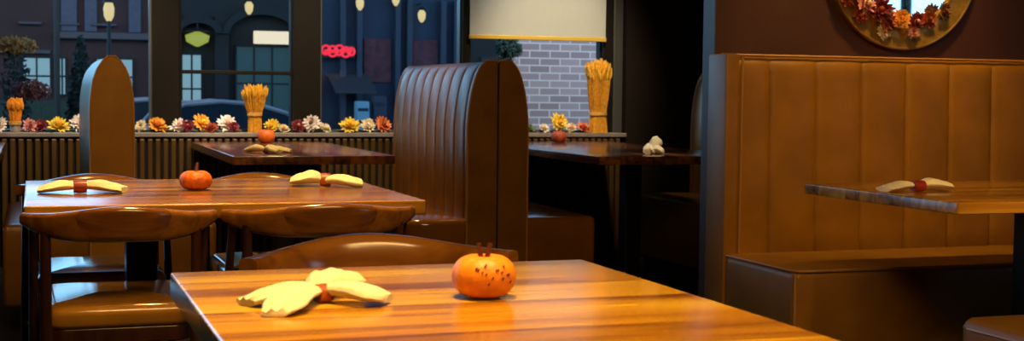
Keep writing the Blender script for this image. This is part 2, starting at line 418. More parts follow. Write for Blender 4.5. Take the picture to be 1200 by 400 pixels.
# the left booth: one double-sided bench with a pointed end
t = thing('booth_bench', 'double sided booth bench with narrow pointed end before the left window', 'bench', (.325, 6.15, 0), PI/2, 'tan leather booth benches')
def tf_l(z):
    P = [(0, .088), (.95, .088), (1.0, .086), (1.08, .075), (1.135, .055), (1.17, .032), (1.186, .012)]
    for (a, ta), (b, tb) in zip(P, P[1:]):
        if z <= b: return ta+(tb-ta)*(z-a)/(b-a)
    return P[-1][1]
for s in (-1, 1):
    bench_parts(t, 1.25, tf_l, 1.185, .36, .17, .04, M['leather_dark'], s)
pr = half_prof(tf_l, 1.185, -1, .003); pr = pr + [(-y, z) for y, z in reversed(pr)]
end_panel(t, -.03, 0, pr, M['leather'])
bm = bmesh.new(); tube(bm, [(-.028, y, z) for y, z in pr], .004, 6); link('piping', bm, M['piping'], t, True)
# right banquette
def tf_b(z):
    top = 1.197
    if z < 1.15: return .112 - .018*max(0, (z-.47)/.7)
    return .094 - .035*(1-math.sqrt(max(0, 1-((z-1.15)/.047)**2)))
t = thing('banquette', 'long tan channelled leather banquette under the round gold mirror', 'bench', (2.40, 4.596, 0), 0)
bench_parts(t, 3.22, tf_b, 1.197, .52, .206, 0., M['leather'], -1, radii=[.03, .02, .02, .02])
bm = bmesh.new(); box(bm, -.012, .045, -.15, -.002, .02, 1.203, bev=.012); link('end_panel', bm, M['leather'], t, 35)
bm = bmesh.new(); tube(bm, [(.055, -.148, .03), (.055, -.148, 1.19)], .005, 6); tube(bm, [(0, -.09, 1.199), (3.22, -.09, 1.199)], .006, 6); link('piping', bm, M['piping'], t, True)
bm = bmesh.new(); tube(bm, [(.0, -.16, .462), (.004, -.60, .462), (.02, -.625, .462), (.05, -.63, .462), (3.2, -.63, .462)], .005, 6); tube(bm, [(.008, -.624, .13), (.008, -.624, .455)], .005, 6)
link('seat_piping', bm, M['piping'], t, True)
# near right bench, only its corner shows
t = thing('bench_seat', 'tan leather bench corner at the lower right of the photo', 'bench', (2.355, 3.06, 0), 0)
bm = bmesh.new(); rbox(bm, 0, 1.4, -.50, 0, .12, .46, .05, .03, 8, crown=.012); link('seat', bm, M['leather'], t, 50)
bm = bmesh.new(); tube(bm, [(.004, -.47, .432), (.003, -.05, .432), (.02, -.012, .432), (.06, .002, .432), (1.36, .002, .432)], .005, 6); link('piping', bm, M['piping'], t, True)
link('plinth', B(.05, 1.35, -.45, -.05, 0, .12), M['plinth'], t)

# ------------------------------------------------------------------ pumpkins
def pumpkin(label, loc, R, Hh, mat, ribs=10, rot=0., stem_h=.028, double=False, specks=False):
    t = thing('pumpkin', label, 'pumpkin', loc, rot, 'small table pumpkins')
    prof = []
    for k in range(25):
        a = PI*k/24
        r = math.sin(a)**.62; z = -math.cos(a)
        zz = (z*.5+.5)
        zz -= .10*max(0, 1-r/.55)**1.3*(1 if z > 0 else -.6)
        prof.append((max(.001, R*r), Hh*max(0.004, zz)))
    bm = bmesh.new(); lathe(bm, prof, 60, f=lambda a, z: 1-.055*(1-abs(math.cos(a*ribs/2)))**2)
    link('body', bm, mat, t, True)
    bm = bmesh.new()
    if double:
        for s in (-1, 1): tube(bm, [(s*.004, 0, Hh*.88), (s*.007, 0, Hh*.95+stem_h*.4), (s*.009, 0, Hh+stem_h*.8)], [.0045, .0032, .004], 8)
    else:
        tube(bm, [(0, 0, Hh*.86), (.002, 0, Hh+.005), (.006, .002, Hh+stem_h)], [.010, .006, .005], 8)
    link('stem', bm, M['stem'], t, True)
    if specks:
        bm = bmesh.new(); rnd = random.Random(3)
        for i in range(16):
            a = rnd.uniform(-2.15, -.75); h = rnd.uniform(.38, .82)
            # find the radius of the profile there
            zt = Hh*h; rr = max(r for r, z in prof if abs(z-zt) < Hh*.06)
            q = 1-.055*(1-abs(math.cos(a*ribs/2)))**2
            c = Vector((rr*q*math.cos(a), rr*q*math.sin(a), zt)); n = Vector((math.cos(a), math.sin(a), (h-.45)*1.4)).normalized()
            tx = n.cross(Vector((0, 0, 1))).normalized(); ty = n.cross(tx)
            an = rnd.uniform(.6, 1.4); d1 = tx*math.cos(an)+ty*math.sin(an); d2 = n.cross(d1)
            pts = [c+n*.0004+d1*math.cos(2*PI*k/8)*.0026+d2*math.sin(2*PI*k/8)*.0011 for k in range(8)]
            top = [p+n*.0006 for p in pts]; low = [p-n*.002 for p in pts]
            rings(bm, [low, top])
        link('speckle', bm, M['stem'], t)
    return t
M['stem'] = plain('pumpkin_stem', (.09, .018, .010), .5)
M['stem_pale'] = plain('pale_stem', (.42, .30, .2), .6)
M['pk_bright'] = plain('bright_orange_skin', (.90, .28, .012), .45, noise=.12, nscale=45, bump=.14, bscale=200)
M['pk_orange'] = plain('orange_skin', (.72, .145, .012), .5, noise=.2, nscale=50, bump=.3, bscale=90)
M['pk_red'] = plain('rust_skin', (.42, .07, .018), .55, noise=.3, nscale=40, bump=.3, bscale=90)
pumpkin('bright orange speckled pumpkin with dark double stem on the nearest table', (.625, 1.895, .75), .0475, .064, M['pk_bright'], 9, 0, .020, True, True)
pumpkin('orange ribbed pumpkin in the middle of the brown chair-ringed table', (.458, 4.13, .75), .048, .060, M['pk_orange'], 9, .3, .022)
pumpkin('small orange pumpkin on far end of window table below the wheat sheaf', (1.245, 7.72, .75), .050, .078, M['pk_orange'], 9, .1, .014)
pumpkin('rusty red pumpkin on the dark table below the brick wall window', (3.0, 7.68, .75), .048, .072, M['pk_red'], 9, .6, .016)

# ------------------------------------------------------------------ napkins
def lobe(bm, d, L, w0, w1, h, lift=.0, z0=.012, folds=3, sd=0, taper=.8):
    rnd = random.Random(sd); n = Vector((-d[1], d[0], 0)); D = Vector((d[0], d[1], 0)); rs = []
    ph = rnd.uniform(0, 6)
    for k in range(15):
        u = k/14
        w = w0+(w1-w0)*min(1, u*1.5)**.8
        if u > .65: w *= 1-taper*((u-.65)/.35)**2
        hh = .010+(h-.010)*math.sin(min(1, u*1.25+.12)*PI*.72)
        if u > .75: hh *= 1-.9*taper*((u-.75)/.25)**1.5
        c = D*(L*u)+Vector((0, 0, z0*(1-u)+lift*u))
        bend = n*(.010*math.sin(u*2.4+ph))
        ring = []
        for j in range(28):
            a = 2*PI*j/28; v = math.cos(a); s = math.sin(a)
            pl = .0022*min(1, u*2)*math.sin(v*folds*PI+ph)
            z = hh*.5*(1+s*abs(s)**.3) + (pl if s > 0 else 0)
            tipcut = .012*v*math.sin(ph)*(1 if u > .93 else 0)
            ring.append(c+bend+n*(w*.5*v)+D*tipcut+Vector((0, 0, max(.0012, z))))
        rs.append(ring)
    rings(bm, rs)
def napkin(label, loc, lobes, ring_mat, ring_dir, ring_r=.013, ring_l=.022, taper=.3):
    t = thing('napkin', label, 'napkin', loc, 0, 'cream napkins tied with rings')
    bm = bmesh.new()
    for i, (ang, L, w1, h, lift) in enumerate(lobes):
        lobe(bm, (math.cos(ang), math.sin(ang)), L, .018, w1, h, lift, sd=i+int(abs(loc[0])*97), folds=3, taper=taper)
    link('cloth', bm, M['cloth'], t, 50)
    bm = bmesh.new(); c, s = math.cos(ring_dir), math.sin(ring_dir); rs = []
    for (o, r) in ((-ring_l/2, ring_r*.86), (-ring_l/2, ring_r), (0, ring_r*1.08), (ring_l/2, ring_r), (ring_l/2, ring_r*.86)):
        rs.append([(c*o - s*math.cos(2*PI*k/16)*r*1.1, s*o + c*math.cos(2*PI*k/16)*r*1.1, ring_r*1.08+math.sin(2*PI*k/16)*r) for k in range(16)])
    rings(bm, rs); link('napkin_ring', bm, ring_mat, t, 40)
    return t
def A(dx, dy): return math.atan2(dy, dx)
napkin('cream napkin tied like a bow on the nearest honey table', (.388, 1.905, .75),
       [(A(-.126, -.005), .110, .066, .022, 0), (A(-.11, -.14), .140, .064, .020, 0), (A(.07, .14), .125, .084, .030, .008), (A(.085, -.035), .094, .072, .024, .003)], M['ring_copper'], .35, taper=.45)
napkin('cream napkin with burgundy ring on the left of the chair-ringed table', (.128, 4.07, .75),
       [(A(-1, .1), .112, .10, .030, 0), (A(1, -.06), .122, .10, .030, 0)], M['ring_red'], 0, .018, .036)
napkin('cream napkin with copper ring on the right of the chair-ringed table', (.865, 4.215, .75),
       [(A(-1, .32), .105, .13, .042, .004), (A(1, -.62), .12, .09, .034, 0)], M['ring_copper'], -.4, .02, .03)
napkin('cream rolled napkin on the window table before the small pumpkin', (1.04, 6.46, .75),
       [(A(-.45, .8), .13, .07, .034, 0), (A(.45, -.6), .09, .07, .036, 0), (A(.9, -.1), .12, .06, .028, 0)], M['ring_copper'], 1.9, .012, .02)
napkin('cream napkin with burgundy ring on the table before the long banquette', (2.665, 3.67, .75),
       [(A(-1, .05), .125, .09, .026, 0), (A(1, .05), .125, .10, .034, .003)], M['ring_red'], .05, .017, .040)
napkin('white napkin bunched at the near edge of the dark far table', (2.925, 6.20, .75),
       [(A(-.6, -.4), .055, .06, .05, .0), (A(.6, -.4), .055, .055, .04, 0), (A(.45, .6), .05, .07, .07, .03)], M['cloth'], .3, .012, .02)

# ------------------------------------------------------------------ mirror with flowers
t = thing('round_mirror', 'round mirror in a wide gold frame on the brown partition wall', 'mirror', (3.228, 4.6, 1.578), 0)
bm = bmesh.new(); n = 96; rs = []
for r, y in ((.338, 0), (.340, -.03), (.336, -.036), (.325, -.034), (.30, -.028), (.27, -.025), (.258, -.028), (.252, -.018), (.252, 0)):
    rs.append([(r*math.cos(2*PI*k/n), y, r*math.sin(2*PI*k/n)) for k in range(n)])
rings(bm, rs, cap=False)
link('frame', bm, M['gold'], t, 35)
bm = bmesh.new(); tube(bm, [(.338*math.cos(2*PI*k/n), -.034, .338*math.sin(2*PI*k/n)) for k in range(n+1)], .0055, 8, False); link('rim', bm, M['gold_rim'], t, True)
bm = bmesh.new(); rings(bm, [[(.254*math.cos(2*PI*k/n), y, .254*math.sin(2*PI*k/n)) for k in range(n)] for y in (-.004, -.012)]); link('mirror_glass', bm, M['mirror'], t)

# ------------------------------------------------------------------ flowers
def petal_ring(bm, n, r0, r1, z0, z1, w, rnd, cup=.3):
    for i in range(n):
        a = 2*PI*(i+rnd.uniform(-.25, .25))/n; L = (r1-r0)*rnd.uniform(.8, 1.15)
        d = Vector((math.cos(a), math.sin(a), 0)); s = Vector((-d.y, d.x, 0))
        c = d*r0+Vector((0, 0, z0)); rows = []
        for k, (u, ww) in enumerate(((0, .45), (.35, .9), (.7, 1.), (1., .35))):
            p = c + d*(L*u) + Vector((0, 0, (z1-z0)*u**(1.5 if cup > 0 else .7)))
            rows.append([p-s*w*ww*.5+Vector((0, 0, .12*w)), p-Vector((0, 0, .0)), p+s*w*ww*.5+Vector((0, 0, .12*w))])
        top = [[bm.verts.new(q) for q in r] for r in rows]; low = [[bm.verts.new(q-Vector((0, 0, .0012))) for q in r] for r in rows]
        for k in range(3):
            for j in range(2):
                bm.faces.new((top[k][j], top[k][j+1], top[k+1][j+1], top[k+1][j])); bm.faces.new((low[k][j+1], low[k][j], low[k+1][j], low[k+1][j+1]))
            bm.faces.new((top[k][0], top[k+1][0], low[k+1][0], low[k][0])); bm.faces.new((top[k+1][2], top[k][2], low[k][2], low[k+1][2]))
        bm.faces.new((top[0][1], top[0][0], low[0][0], low[0][1])); bm.faces.new((top[0][2], top[0][1], low[0][1], low[0][2]))
        bm.faces.new((top[3][0], top[3][1], low[3][1], low[3][0])); bm.faces.new((top[3][1], top[3][2], low[3][2], low[3][1]))
FC = {}
def fmat(nm, col):
    if nm not in FC: FC[nm] = plain(nm, col, .65, noise=.25, nscale=60)
    return FC[nm]
COLS = dict(yellow=(.85, .60, .05), gold=(.85, .38, .03), white=(.80, .72, .66), burgundy=(.18, .015, .025), pink=(.62, .26, .24), orange=(.70, .20, .05), cream=(.78, .66, .42), green=(.10, .15, .06), rust=(.34, .06, .02), brown=(.16, .07, .03))
def flower(label, loc, R, Hh, col, ccol='brown', tilt=(-.9, 0., 0.), leaves=True, group='artificial blooms along the window sill', seed=0, sill=True):
    """a bloom lying on the sill, its face turned to the room"""
    rnd = random.Random(seed+int(loc[0]*1000))
    t = thing('flower', label, 'flower', loc, 0, group)
    if sill: t.location.z = .80
    R_ = Matrix.Rotation(tilt[2], 4, 'Z') @ Matrix.Rotation(tilt[0], 4, 'X')
    zc = R*.93 if sill else 0
    Tm = Matrix.Translation((0, 0, zc)) @ R_
    bm = bmesh.new()
    petal_ring(bm, 15, R*.12, R*1.05, 0, R*.12, R*.32, rnd)
    petal_ring(bm, 12, R*.10, R*.80, R*.10, R*.48, R*.30, rnd)
    petal_ring(bm, 8, R*.08, R*.5, R*.2, R*.70, R*.26, rnd)
    for v in bm.verts: v.co = Tm @ v.co
    if sill:
        lo = min(v.co.z for v in bm.verts)
        for v in bm.verts: v.co.z -= lo
    else: lo = 0
    link('petals', bm, fmat(col+'_petals', COLS[col]), t, 60)
    bm = bmesh.new(); lathe(bm, [(.001, R*.10), (R*.20, R*.16), (R*.22, R*.46), (R*.12, R*.60), (.001, R*.62)], 14)
    for v in bm.verts: v.co = Tm @ v.co; v.co.z -= lo
    link('center', bm, fmat(ccol+'_center', COLS[ccol]), t, True)
    if leaves:
        for s in (-1, 1):
            bm = bmesh.new(); rs = []
            for k in range(7):
                u = k/6; w = R*.42*math.sin(PI*min(.98, u+.05)); c = Vector((s*(R*.3+R*1.15*u), .012, R*(.12+.35*u-.3*u*u)))
                rs.append([c+Vector((0, -w*.5, 0.0)), c+Vector((0, 0, -.004)), c+Vector((0, w*.5, 0)), c+Vector((0, 0, .004))])
            rings(bm, rs); link('leaf', bm, M['leaf'], t, 40)
    return t
FL = [
 (-.175, .050, 'white', 'brown', 'white daisy with dark center at the left end of the sill', .03),
 (-.012, .042, 'pink', 'burgundy', 'dusty pink bloom right of the short orange bundle', .0),
 (.048, .044, 'burgundy', 'rust', 'burgundy bloom left of the big yellow bloom in left window', .02),
 (.140, .062, 'yellow', 'gold', 'big yellow bloom left of the pointed booth end', .0),
 (.255, .055, 'white', 'pink', 'white bloom touching left side of the pointed booth end', .0),
 (.585, .036, 'cream', 'green', 'small cream green bud right of the pointed booth end', .0),
 (.672, .060, 'gold', 'orange', 'golden bloom before the dark window post left of the car', .0),
 (.800, .056, 'white', 'pink', 'pinkish white bloom in left corner of the middle window', .03),
 (.842, .040, 'burgundy', 'rust', 'burgundy bloom below the pinkish white bloom in middle window', -.02),
 (.925, .056, 'gold', 'yellow', 'golden yellow bloom below the dark car', .03),
 (.972, .042, 'rust', 'burgundy', 'rust red bloom beside golden one below the car', -.02),
 (1.070, .058, 'white', 'pink', 'white bloom with pink middle left of the tall wheat sheaf', .03),
 (1.098, .036, 'burgundy', 'burgundy', 'small burgundy bloom left of the tall wheat sheaf foot', -.03),
 (1.325, .048, 'yellow', 'gold', 'yellow bloom right of the wheat sheaf in the middle window', .0),
 (1.395, .036, 'cream', 'gold', 'small cream bloom in right corner of the middle window', .0),
 (1.480, .044, 'burgundy', 'pink', 'burgundy bloom before the second dark window post', .0),
 (1.560, .058, 'white', 'brown', 'white bloom with brown center by the blue window corner', .0),
 (1.640, .038, 'cream', 'white', 'low cream bloom left of the yellow bloom in blue window', .0),
 (1.795, .064, 'yellow', 'gold', 'bright yellow bloom in middle of the blue window', .0),
 (1.900, .044, 'cream', 'white', 'cream bloom right of the yellow bloom in blue window', .0),
 (1.990, .056, 'orange', 'rust', 'pinkish orange bloom touching the mid booth back', .0),
 (2.925, .044, 'green', 'green', 'dull green sprig bloom right of mid booth top end', .0),
 (3.030, .034, 'white', 'yellow', 'small white bloom in the brick wall window', .0),
 (3.135, .060, 'yellow', 'gold', 'yellow bloom in the brick wall window above rusty pumpkin', .02),
 (3.215, .036, 'cream', 'pink', 'pale cream bloom between yellow and orange blooms by brick wall', .0),
 (3.290, .050, 'orange', 'rust', 'orange pink bloom left of the largest wheat sheaf', -.01),
]
for i, (x, R, c, cc, lb, dy) in enumerate(FL):
    flower(lb, (x, 8.015+dy, .8), R, 0, c, cc, tilt=(.9+.3*math.sin(i*1.7), 0, .5*math.sin(i*2.3)), seed=i)
# blooms wired to the mirror frame
MF = [
 (-.255, -.135, .052, 'rust', 'pink', 'rusty bloom on the left edge of the gold mirror'),
 (-.190, -.165, .050, 'pink', 'cream', 'pink cream bloom at upper left of mirror arrangement'),
 (-.125, -.190, .052, 'burgundy', 'rust', 'burgundy bloom in left middle of mirror arrangement'),
 (-.205, -.215, .036, 'rust', 'orange', 'small rust bloom low on left of mirror frame'),
 (-.085, -.232, .042, 'rust', 'burgundy', 'dark red bloom above pale blossom on mirror'),
 (-.030, -.222, .040, 'gold', 'orange', 'golden orange bloom at the bottom of the mirror'),
 (-.095, -.275, .032, 'cream', 'pink', 'pale cream blossom lowest on the mirror frame'),
 (.040, -.232, .040, 'burgundy', 'pink', 'burgundy pink bloom right of the orange one on mirror'),
 (.030, -.272, .026, 'pink', 'burgundy', 'small pink bloom under the burgundy one on mirror'),
 (.110, -.220, .036, 'rust', 'brown', 'rust bloom right of the burgundy pink one on mirror'),
 (.175, -.185, .034, 'brown', 'rust', 'brownish dried bloom at right end of mirror arrangement'),
]
for i, (dx, dz, R, c, cc, lb) in enumerate(MF):
    flower(lb, (3.228+dx, 4.6-.040-.008*(i % 3), 1.578+dz), R, 0, c, cc, tilt=(1.45, 0, .35*math.sin(i*2.1)), leaves=False, group='dried blooms on the round mirror', seed=100+i, sill=False)

# ------------------------------------------------------------------ wheat sheaves
def sheaf(label, loc, Hh, rb, rw, rt, n, mats, tie_z, group='bundles standing on the window sill', headr=.008, headl=.05, vase=False):
    t = thing('wheat_sheaf', label, 'decoration', loc, 0, group); rnd = random.Random(int(Hh*1000))
    bs = bmesh.new(); bh = bmesh.new()
    for i in range(n):
        a = i*2.39996; q = math.sqrt((i+.5)/n)
        d = Vector((math.cos(a), math.sin(a), 0)); z2 = Hh*rnd.uniform(.80, .93) - .05*Hh*q*q
        pts = [d*rb*q, d*rw*q+Vector((0, 0, tie_z)), d*(rw+(rt-rw)*.75)*q+Vector((0, 0, (tie_z+z2)/2)), d*rt*q+Vector((0, 0, z2-headl*.5))]
        tube(bs, pts, .0036, 4)
        e = pts[-1]; v = (pts[-1]-pts[-2]).normalized(); v = (v+d*.12).normalized()
        tube(bh, [e, e+v*headl*.25, e+v*headl*.6, e+v*headl], [.003, headr, headr*.85, .0015], 6)
    stuff(link('stalks', bs, mats[0], t)); stuff(link('ears', bh, mats[1], t, 50))
    bm = bmesh.new(); n2 = 30
    for dz in (-.006, 0, .006):
        tube(bm, [((rw+.005)*math.cos(2*PI*k/n2), (rw+.005)*math.sin(2*PI*k/n2), tie_z+dz) for k in range(n2+1)], .004, 6, False)
    link('tie', bm, M['twine'], t, True)
    if vase:
        bm = bmesh.new(); lathe(bm, [(rb*.9, 0), (rb*1.1, .004), (rb*1.15, .05), (rb*1.1, .052), (rb*1.02, .05)], 20); link('glass_base', bm, M['car_trim'], t, True)
    return t
sheaf('wheat sheaf with flared top standing in the middle window', (1.229, 8.035, .80), .285, .038, .036, .062, 90, (M['wheat'], M['wheat_head']), .105, headl=.055)
sheaf('largest golden wheat sheaf beside the brick wall view', (3.392, 8.01, .80), .475, .062, .050, .074, 150, (M['wheat'], M['wheat_head']), .12, headl=.07, headr=.010)
sheaf('short orange flower bundle in a glass foot at left end of sill', (-.088, 8.03, .80), .185, .024, .026, .034, 70, (M['orange_bloom'], M['orange_bloom']), .05, headl=.05, headr=.011, vase=True)

# ------------------------------------------------------------------ outside
struct(link('ground', B(-14, 22, 15.2, 40, -.6, -.45), M['asphalt']))
struct(link('ground_pavement', B(-14, 22, 8.2, 15.2, -.6, -.12), M['pavement']))
Yf = 24.
def building(label, x0, x1, z1, mat):
    t = thing('shop_building', label, 'building', ((x0+x1)/2, Yf, -.45), 0, 'low buildings across the street')
    link('wall', B(x0-(x0+x1)/2, x1-(x0+x1)/2, 0, 5, 0, z1+.45), mat, t)
    return t, (x0+x1)/2
def bpart(t, cx, nm, mat, x0, x1, z0, z1, d=.08, y0=0.):
    return link(nm, B(x0-cx, x1-cx, y0-d, y0+.01, z0+.45, z1+.45, bev=min(.01, d*.2)), mat, t)
def bwindow(t, cx, x0, x1, z0, z1, pane, frame, nx=2, nz=2):
    bm = bmesh.new(); w = .03
    for k in range(nx+1):
        x = x0+(x1-x0)*k/nx-cx; box(bm, x-w/2, x+w/2, -.06, .0, z0+.45, z1+.45)
    for k in range(nz+1):
        z = z0+(z1-z0)*k/nz+.45; box(bm, x0-cx-w/2, x1-cx+w/2, -.055, .0, z-w/2, z+w/2)
    f = link('window', bm, frame, t)
    link('pane', B(x0-cx, x1-cx, -.03, -.01, z0+.45, z1+.45), pane, f)
t, cx = building('plum coloured shop front with blue shutters behind the left window', -9, 2.15, 2.6, M['plum'])
bpart(t, cx, 'cornice', M['cornice'], .35, 2.05, 1.86, 1.97, .18); bpart(t, cx, 'cornice', M['cornice'], -9, .30, 1.60, 1.66, .10)
link('sky_blocker', B(1.42-cx, 2.15-cx, .02, 5, 3.0, 8.4), M['plum'], t)  # block added out of view to limit sky reflections indoors
for x0, x1 in ((.47, .72), (.84, 1.04), (1.55, 1.75), (-1.4, -1.0)): bpart(t, cx, 'shutter', M['shutter'], x0, x1, 1.98, 2.58, .07)
for x0, x1 in ((-.2, .16), (.42, .76), (.95, 1.35)): bpart(t, cx, 'sill', M['cornice'], x0, x1, 2.08, 2.12, .12)
for x0, x1 in ((-.14, .30), (.42, .54), (1.02, 1.62), (-3.2, -1.2)): bwindow(t, cx, x0, x1, .92, 1.54, M['lit_blue'], M['arcade'], 2, 2)
bpart(t, cx, 'stall_riser', M['bush_green'], -3, 2.1, -.45, .82, .06)
t, cx = building('dark arcade behind the middle window with green lantern', 2.15, 4.62, 9., M['arcade'])  # height raised out of view to block sky reflections on tables
for x in (2.28, 3.08, 4.45): bpart(t, cx, 'pier', M['arcade'], x-.12, x+.12, -.45, 2.3, .2)
for xa, xb in ((2.4, 2.96), (3.2, 4.33)):
    bm = bmesh.new(); xm, r = (xa+xb)/2-cx, (xb-xa)/2; rs = []
    for k in range(21):
        a = PI*k/20; c, s = math.cos(a), math.sin(a)
        rs.append([(xm+r*c, -.28, 2.0+.45+r*.6*s), (xm+(r+.12)*c, -.28, 2.0+.45+(r*.6+.12)*s), (xm+(r+.12)*c, 0, 2.45+(r*.6+.12)*s), (xm+r*c, 0, 2.45+r*.6*s)])
    rings(bm, rs); link('arch', bm, M['arcade'], t, 40)
bwindow(t, cx, 2.42, 2.76, .75, 1.64, M['lit_blue'], M['arcade'], 2, 3)
bwindow(t, cx, 3.34, 4.28, .5, 1.80, M['lit_teal'], M['arcade'], 3, 2)
t, cx = building('navy blue shop front with pale columns behind the right window', 4.62, 7.55, 2.75, M['navy'])
link('sky_blocker', B(4.62-cx, 6.30-cx, .02, 5, 3.15, 8.4), M['navy'], t); link('sky_blocker', B(6.95-cx, 7.55-cx, .02, 5, 3.15, 8.4), M['navy'], t)  # unseen blocks added with a gap, narrowing the sky streak on the table
for x in (5.2, 5.5, 6.2, 6.42, 7.05, 7.3): bpart(t, cx, 'column', M['navy_col'], x-.05, x+.05, -.45, 2.7, .16)
for x0, x1 in ((5.6, 6.1), (6.5, 6.98)): bpart(t, cx, 'brick_panel', M['redbrick'], x0, x1, 1.2, 1.98, .05)
bm = bmesh.new(); rs = []
for x in (4.95, 5.05, 5.55, 5.68):
    e = 1 if x in (4.95, 5.68) else 0
    rs.append([(x-cx, -.7, 1.0+.45), (x-cx, -.7, 1.04+.45), (x-cx, -.02, 1.36+.45), (x-cx, -.02, 1.32+.45)])
rings(bm, rs); link('awning', bm, M['awning'], t)
t, cx = building('dark brown building next to the grey brick wall', 7.55, 14, 3.6, M['brown_render'])
bpart(t, cx, 'doorway', M['plinth'], 7.8, 8.6, -.45, 1.7, .04); bpart(t, cx, 'cornice', M['arcade'], 7.55, 14, 3.3, 3.6, .2)
# grey brick wall
o = link('brick_wall', B(-.0, 6., 0, .3, -.02, 3.4), M['brick'], None, loc=(4.53, 13., -.10)); tag(o, 'grey lilac brick wall outside below the cream blind', 'wall')
# things on the facades
bm = bmesh.new(); rbox(bm, -.33, .33, -.06, .06, -.11, .11, .02, .02)
t = thing('shop_sign', 'lit cream box sign hanging across the street in middle window', 'sign', (3.915, Yf-.45, 1.94))
link('sign_face', bm, M['lit_sign'], t)
bm = bmesh.new(); box(bm, -.02, .02, -.0, .44, .10, .14); box(bm, -.35, .35, -.07, .07, .108, .125); link('bracket', bm, M['plinth'], t)
t = thing('neon_sign', 'glowing red neon sign at left of the blue window', 'sign', (5.09, Yf-.24, 1.735))
bm = bmesh.new()
for i, (dx, dz, r) in enumerate(((-.22, .02, .09), (-.10, .0, .105), (.02, .02, .10), (.13, -.01, .10), (.23, .0, .075))):
    tube(bm, [(dx+r*.8*math.cos(2*PI*k/18), -.02, dz+r*.85*math.sin(2*PI*k/18)) for k in range(19)], .022, 6, False)
tube(bm, [(-.25, -.02, 0), (.25, -.02, .01)], .03, 6); tube(bm, [(-.25, -.02, -.04), (.25, -.02, .05)], .025, 6)
link('neon_tube', bm, M['lit_red'], t, True); link('backing_board', B(-.3, .3, 0, .03, -.11, .11), M['plinth'], t)
def lantern(label, x, z, s=1., mat='lamp_glow', wide=1.):
    t = thing('wall_lantern', label, 'lamp', (x, Yf-.28, z), 0, 'lanterns across the street')
    bm = bmesh.new(); lathe(bm, [(.03*s, -.15*s), (.085*s*wide, -.06*s), (.095*s*wide, .06*s), (.05*s, .13*s)], 8); link('glow', bm, M[mat], t, 40)
    bm = bmesh.new(); lathe(bm, [(.12*s*wide, .13*s), (.03*s, .2*s), (.01*s, .24*s)], 8); link('cap', bm, M['plinth'], t)
    bm = bmesh.new(); tube(bm, [(0, 0, .22*s), (0, .0, .28*s), (0, .28, .28*s)], .012, 6); link('bracket', bm, M['plinth'], t)
lantern('glowing lantern above the cream lit sign across the street', 3.53, 2.45, .78)
lantern('left lantern glowing in the upper blue window', 5.47, 2.58, .78)
lantern('lantern cut by photo top in the blue window', 6.12, 2.68, .78)
lantern('right lantern glowing lowest in the blue window', 6.60, 2.40, .78)
lantern('green glowing dome lantern in the dark arcade', 2.66, 1.90, .9, 'green_glow', 2.4)
# street lamp and pole
t = thing('street_lamp', 'street lamp glowing on a thin post above the pointed booth end', 'lamp', (.925, 18, -.45))
bm = bmesh.new(); tube(bm, [(0, 0, 0), (0, 0, .3), (0, 0, 2.34)], [.07, .03, .025], 10); link('post', bm, M['plinth'], t, True)
bm = bmesh.new(); lathe(bm, [(.03, 2.34), (.06, 2.40), (.068, 2.50), (.045, 2.58)], 10); link('lamp_glow', bm, M['lamp_glow'], t, 40)
bm = bmesh.new(); lathe(bm, [(.08, 2.57), (.03, 2.68), (.008, 2.74)], 10); link('cap', bm, M['plinth'], t)
bm = bmesh.new(); tube(bm, [(0, 0, 0), (0, 0, 3.2)], .045, 10)
tag(link('utility_pole', bm, M['plinth'], None, True, loc=(.34, 20.4, -.45)), 'dark pole standing before the plum building in left window', 'pole')
# cars
def car(label, loc, mat):
    t = thing('parked_car', label, 'car', loc, 0, 'cars on the street')
    W = .86
    def prof(pts, y): return [(x, y, z) for x, z in pts]
    low = [(-2.15, .25), (2.15, .25), (2.18, .55), (1.95, .72), (1.0, .82), (-1.35, .84), (-2.1, .78), (-2.2, .5)]
    bm = bmesh.new(); rings(bm, [prof([(x*.97, z) for x, z in low], -W), prof(low, -W+.1), prof(low, W-.1), prof([(x*.97, z) for x, z in low], W)]); link('body', bm, mat, t, 30)
    def cab(s, ins): return [(-1.45, .83), (1.15, .81), (.55, 1.16), (.15, 1.28), (-.35, 1.315), (-.85, 1.27), (-1.2, 1.13)]
    c = cab(1, 0)
    bm = bmesh.new(); rings(bm, [prof(c, -W+.10), prof([(x*.96, z) for x, z in c], W-.10)]); 
    for v in bm.verts: v.co.y *= 1-.2*max(0, (v.co.z-.83)/.5)
    link('cabin_glass', bm, M['car_glass'], t, 25)
    bm = bmesh.new()
    for s in (-1, 1):
        pts = [(x, s*(W-.10)*(1-.2*max(0, (z-.83)/.5)), z+.012) for x, z in [(1.15, .81), (.86, .99), (.55, 1.16), (.15, 1.28), (-.35, 1.315), (-.85, 1.27), (-1.2, 1.13), (-1.45, .83)]]
        tube(bm, pts, .032, 6)
    link('roof_rail', bm, M['car_trim'], t, True)
    bm = bmesh.new(); rings(bm, [[(x, y, 1.29+.045*(1-(y/.62)**2)-.09*((x+.35)/.8)**2) for y in (-.62, -.3, 0, .3, .62)]+[(x, .6, 1.22-.08*((x+.35)/.8)**2), (x, -.6, 1.22-.08*((x+.35)/.8)**2)] for x in (-1.05, -.8, -.5, -.2, .1, .4)]); link('roof', bm, mat, t, 40)
    for x in (-1.35, 1.35):
        for y in (-W+.02, W-.02):
            bm = bmesh.new(); tube(bm, [(x, y-.1, .31), (x, y+.1, .31)], .31, 20); link('wheel', bm, M['tyre'], t, 40)
    return t
car('dark parked car with curved roof behind the middle window', (2.85, 20, -.45), M['car_dark'])
car('pale silver car further back behind the left window', (2.10, 22.5, -.45), M['car_silver'])
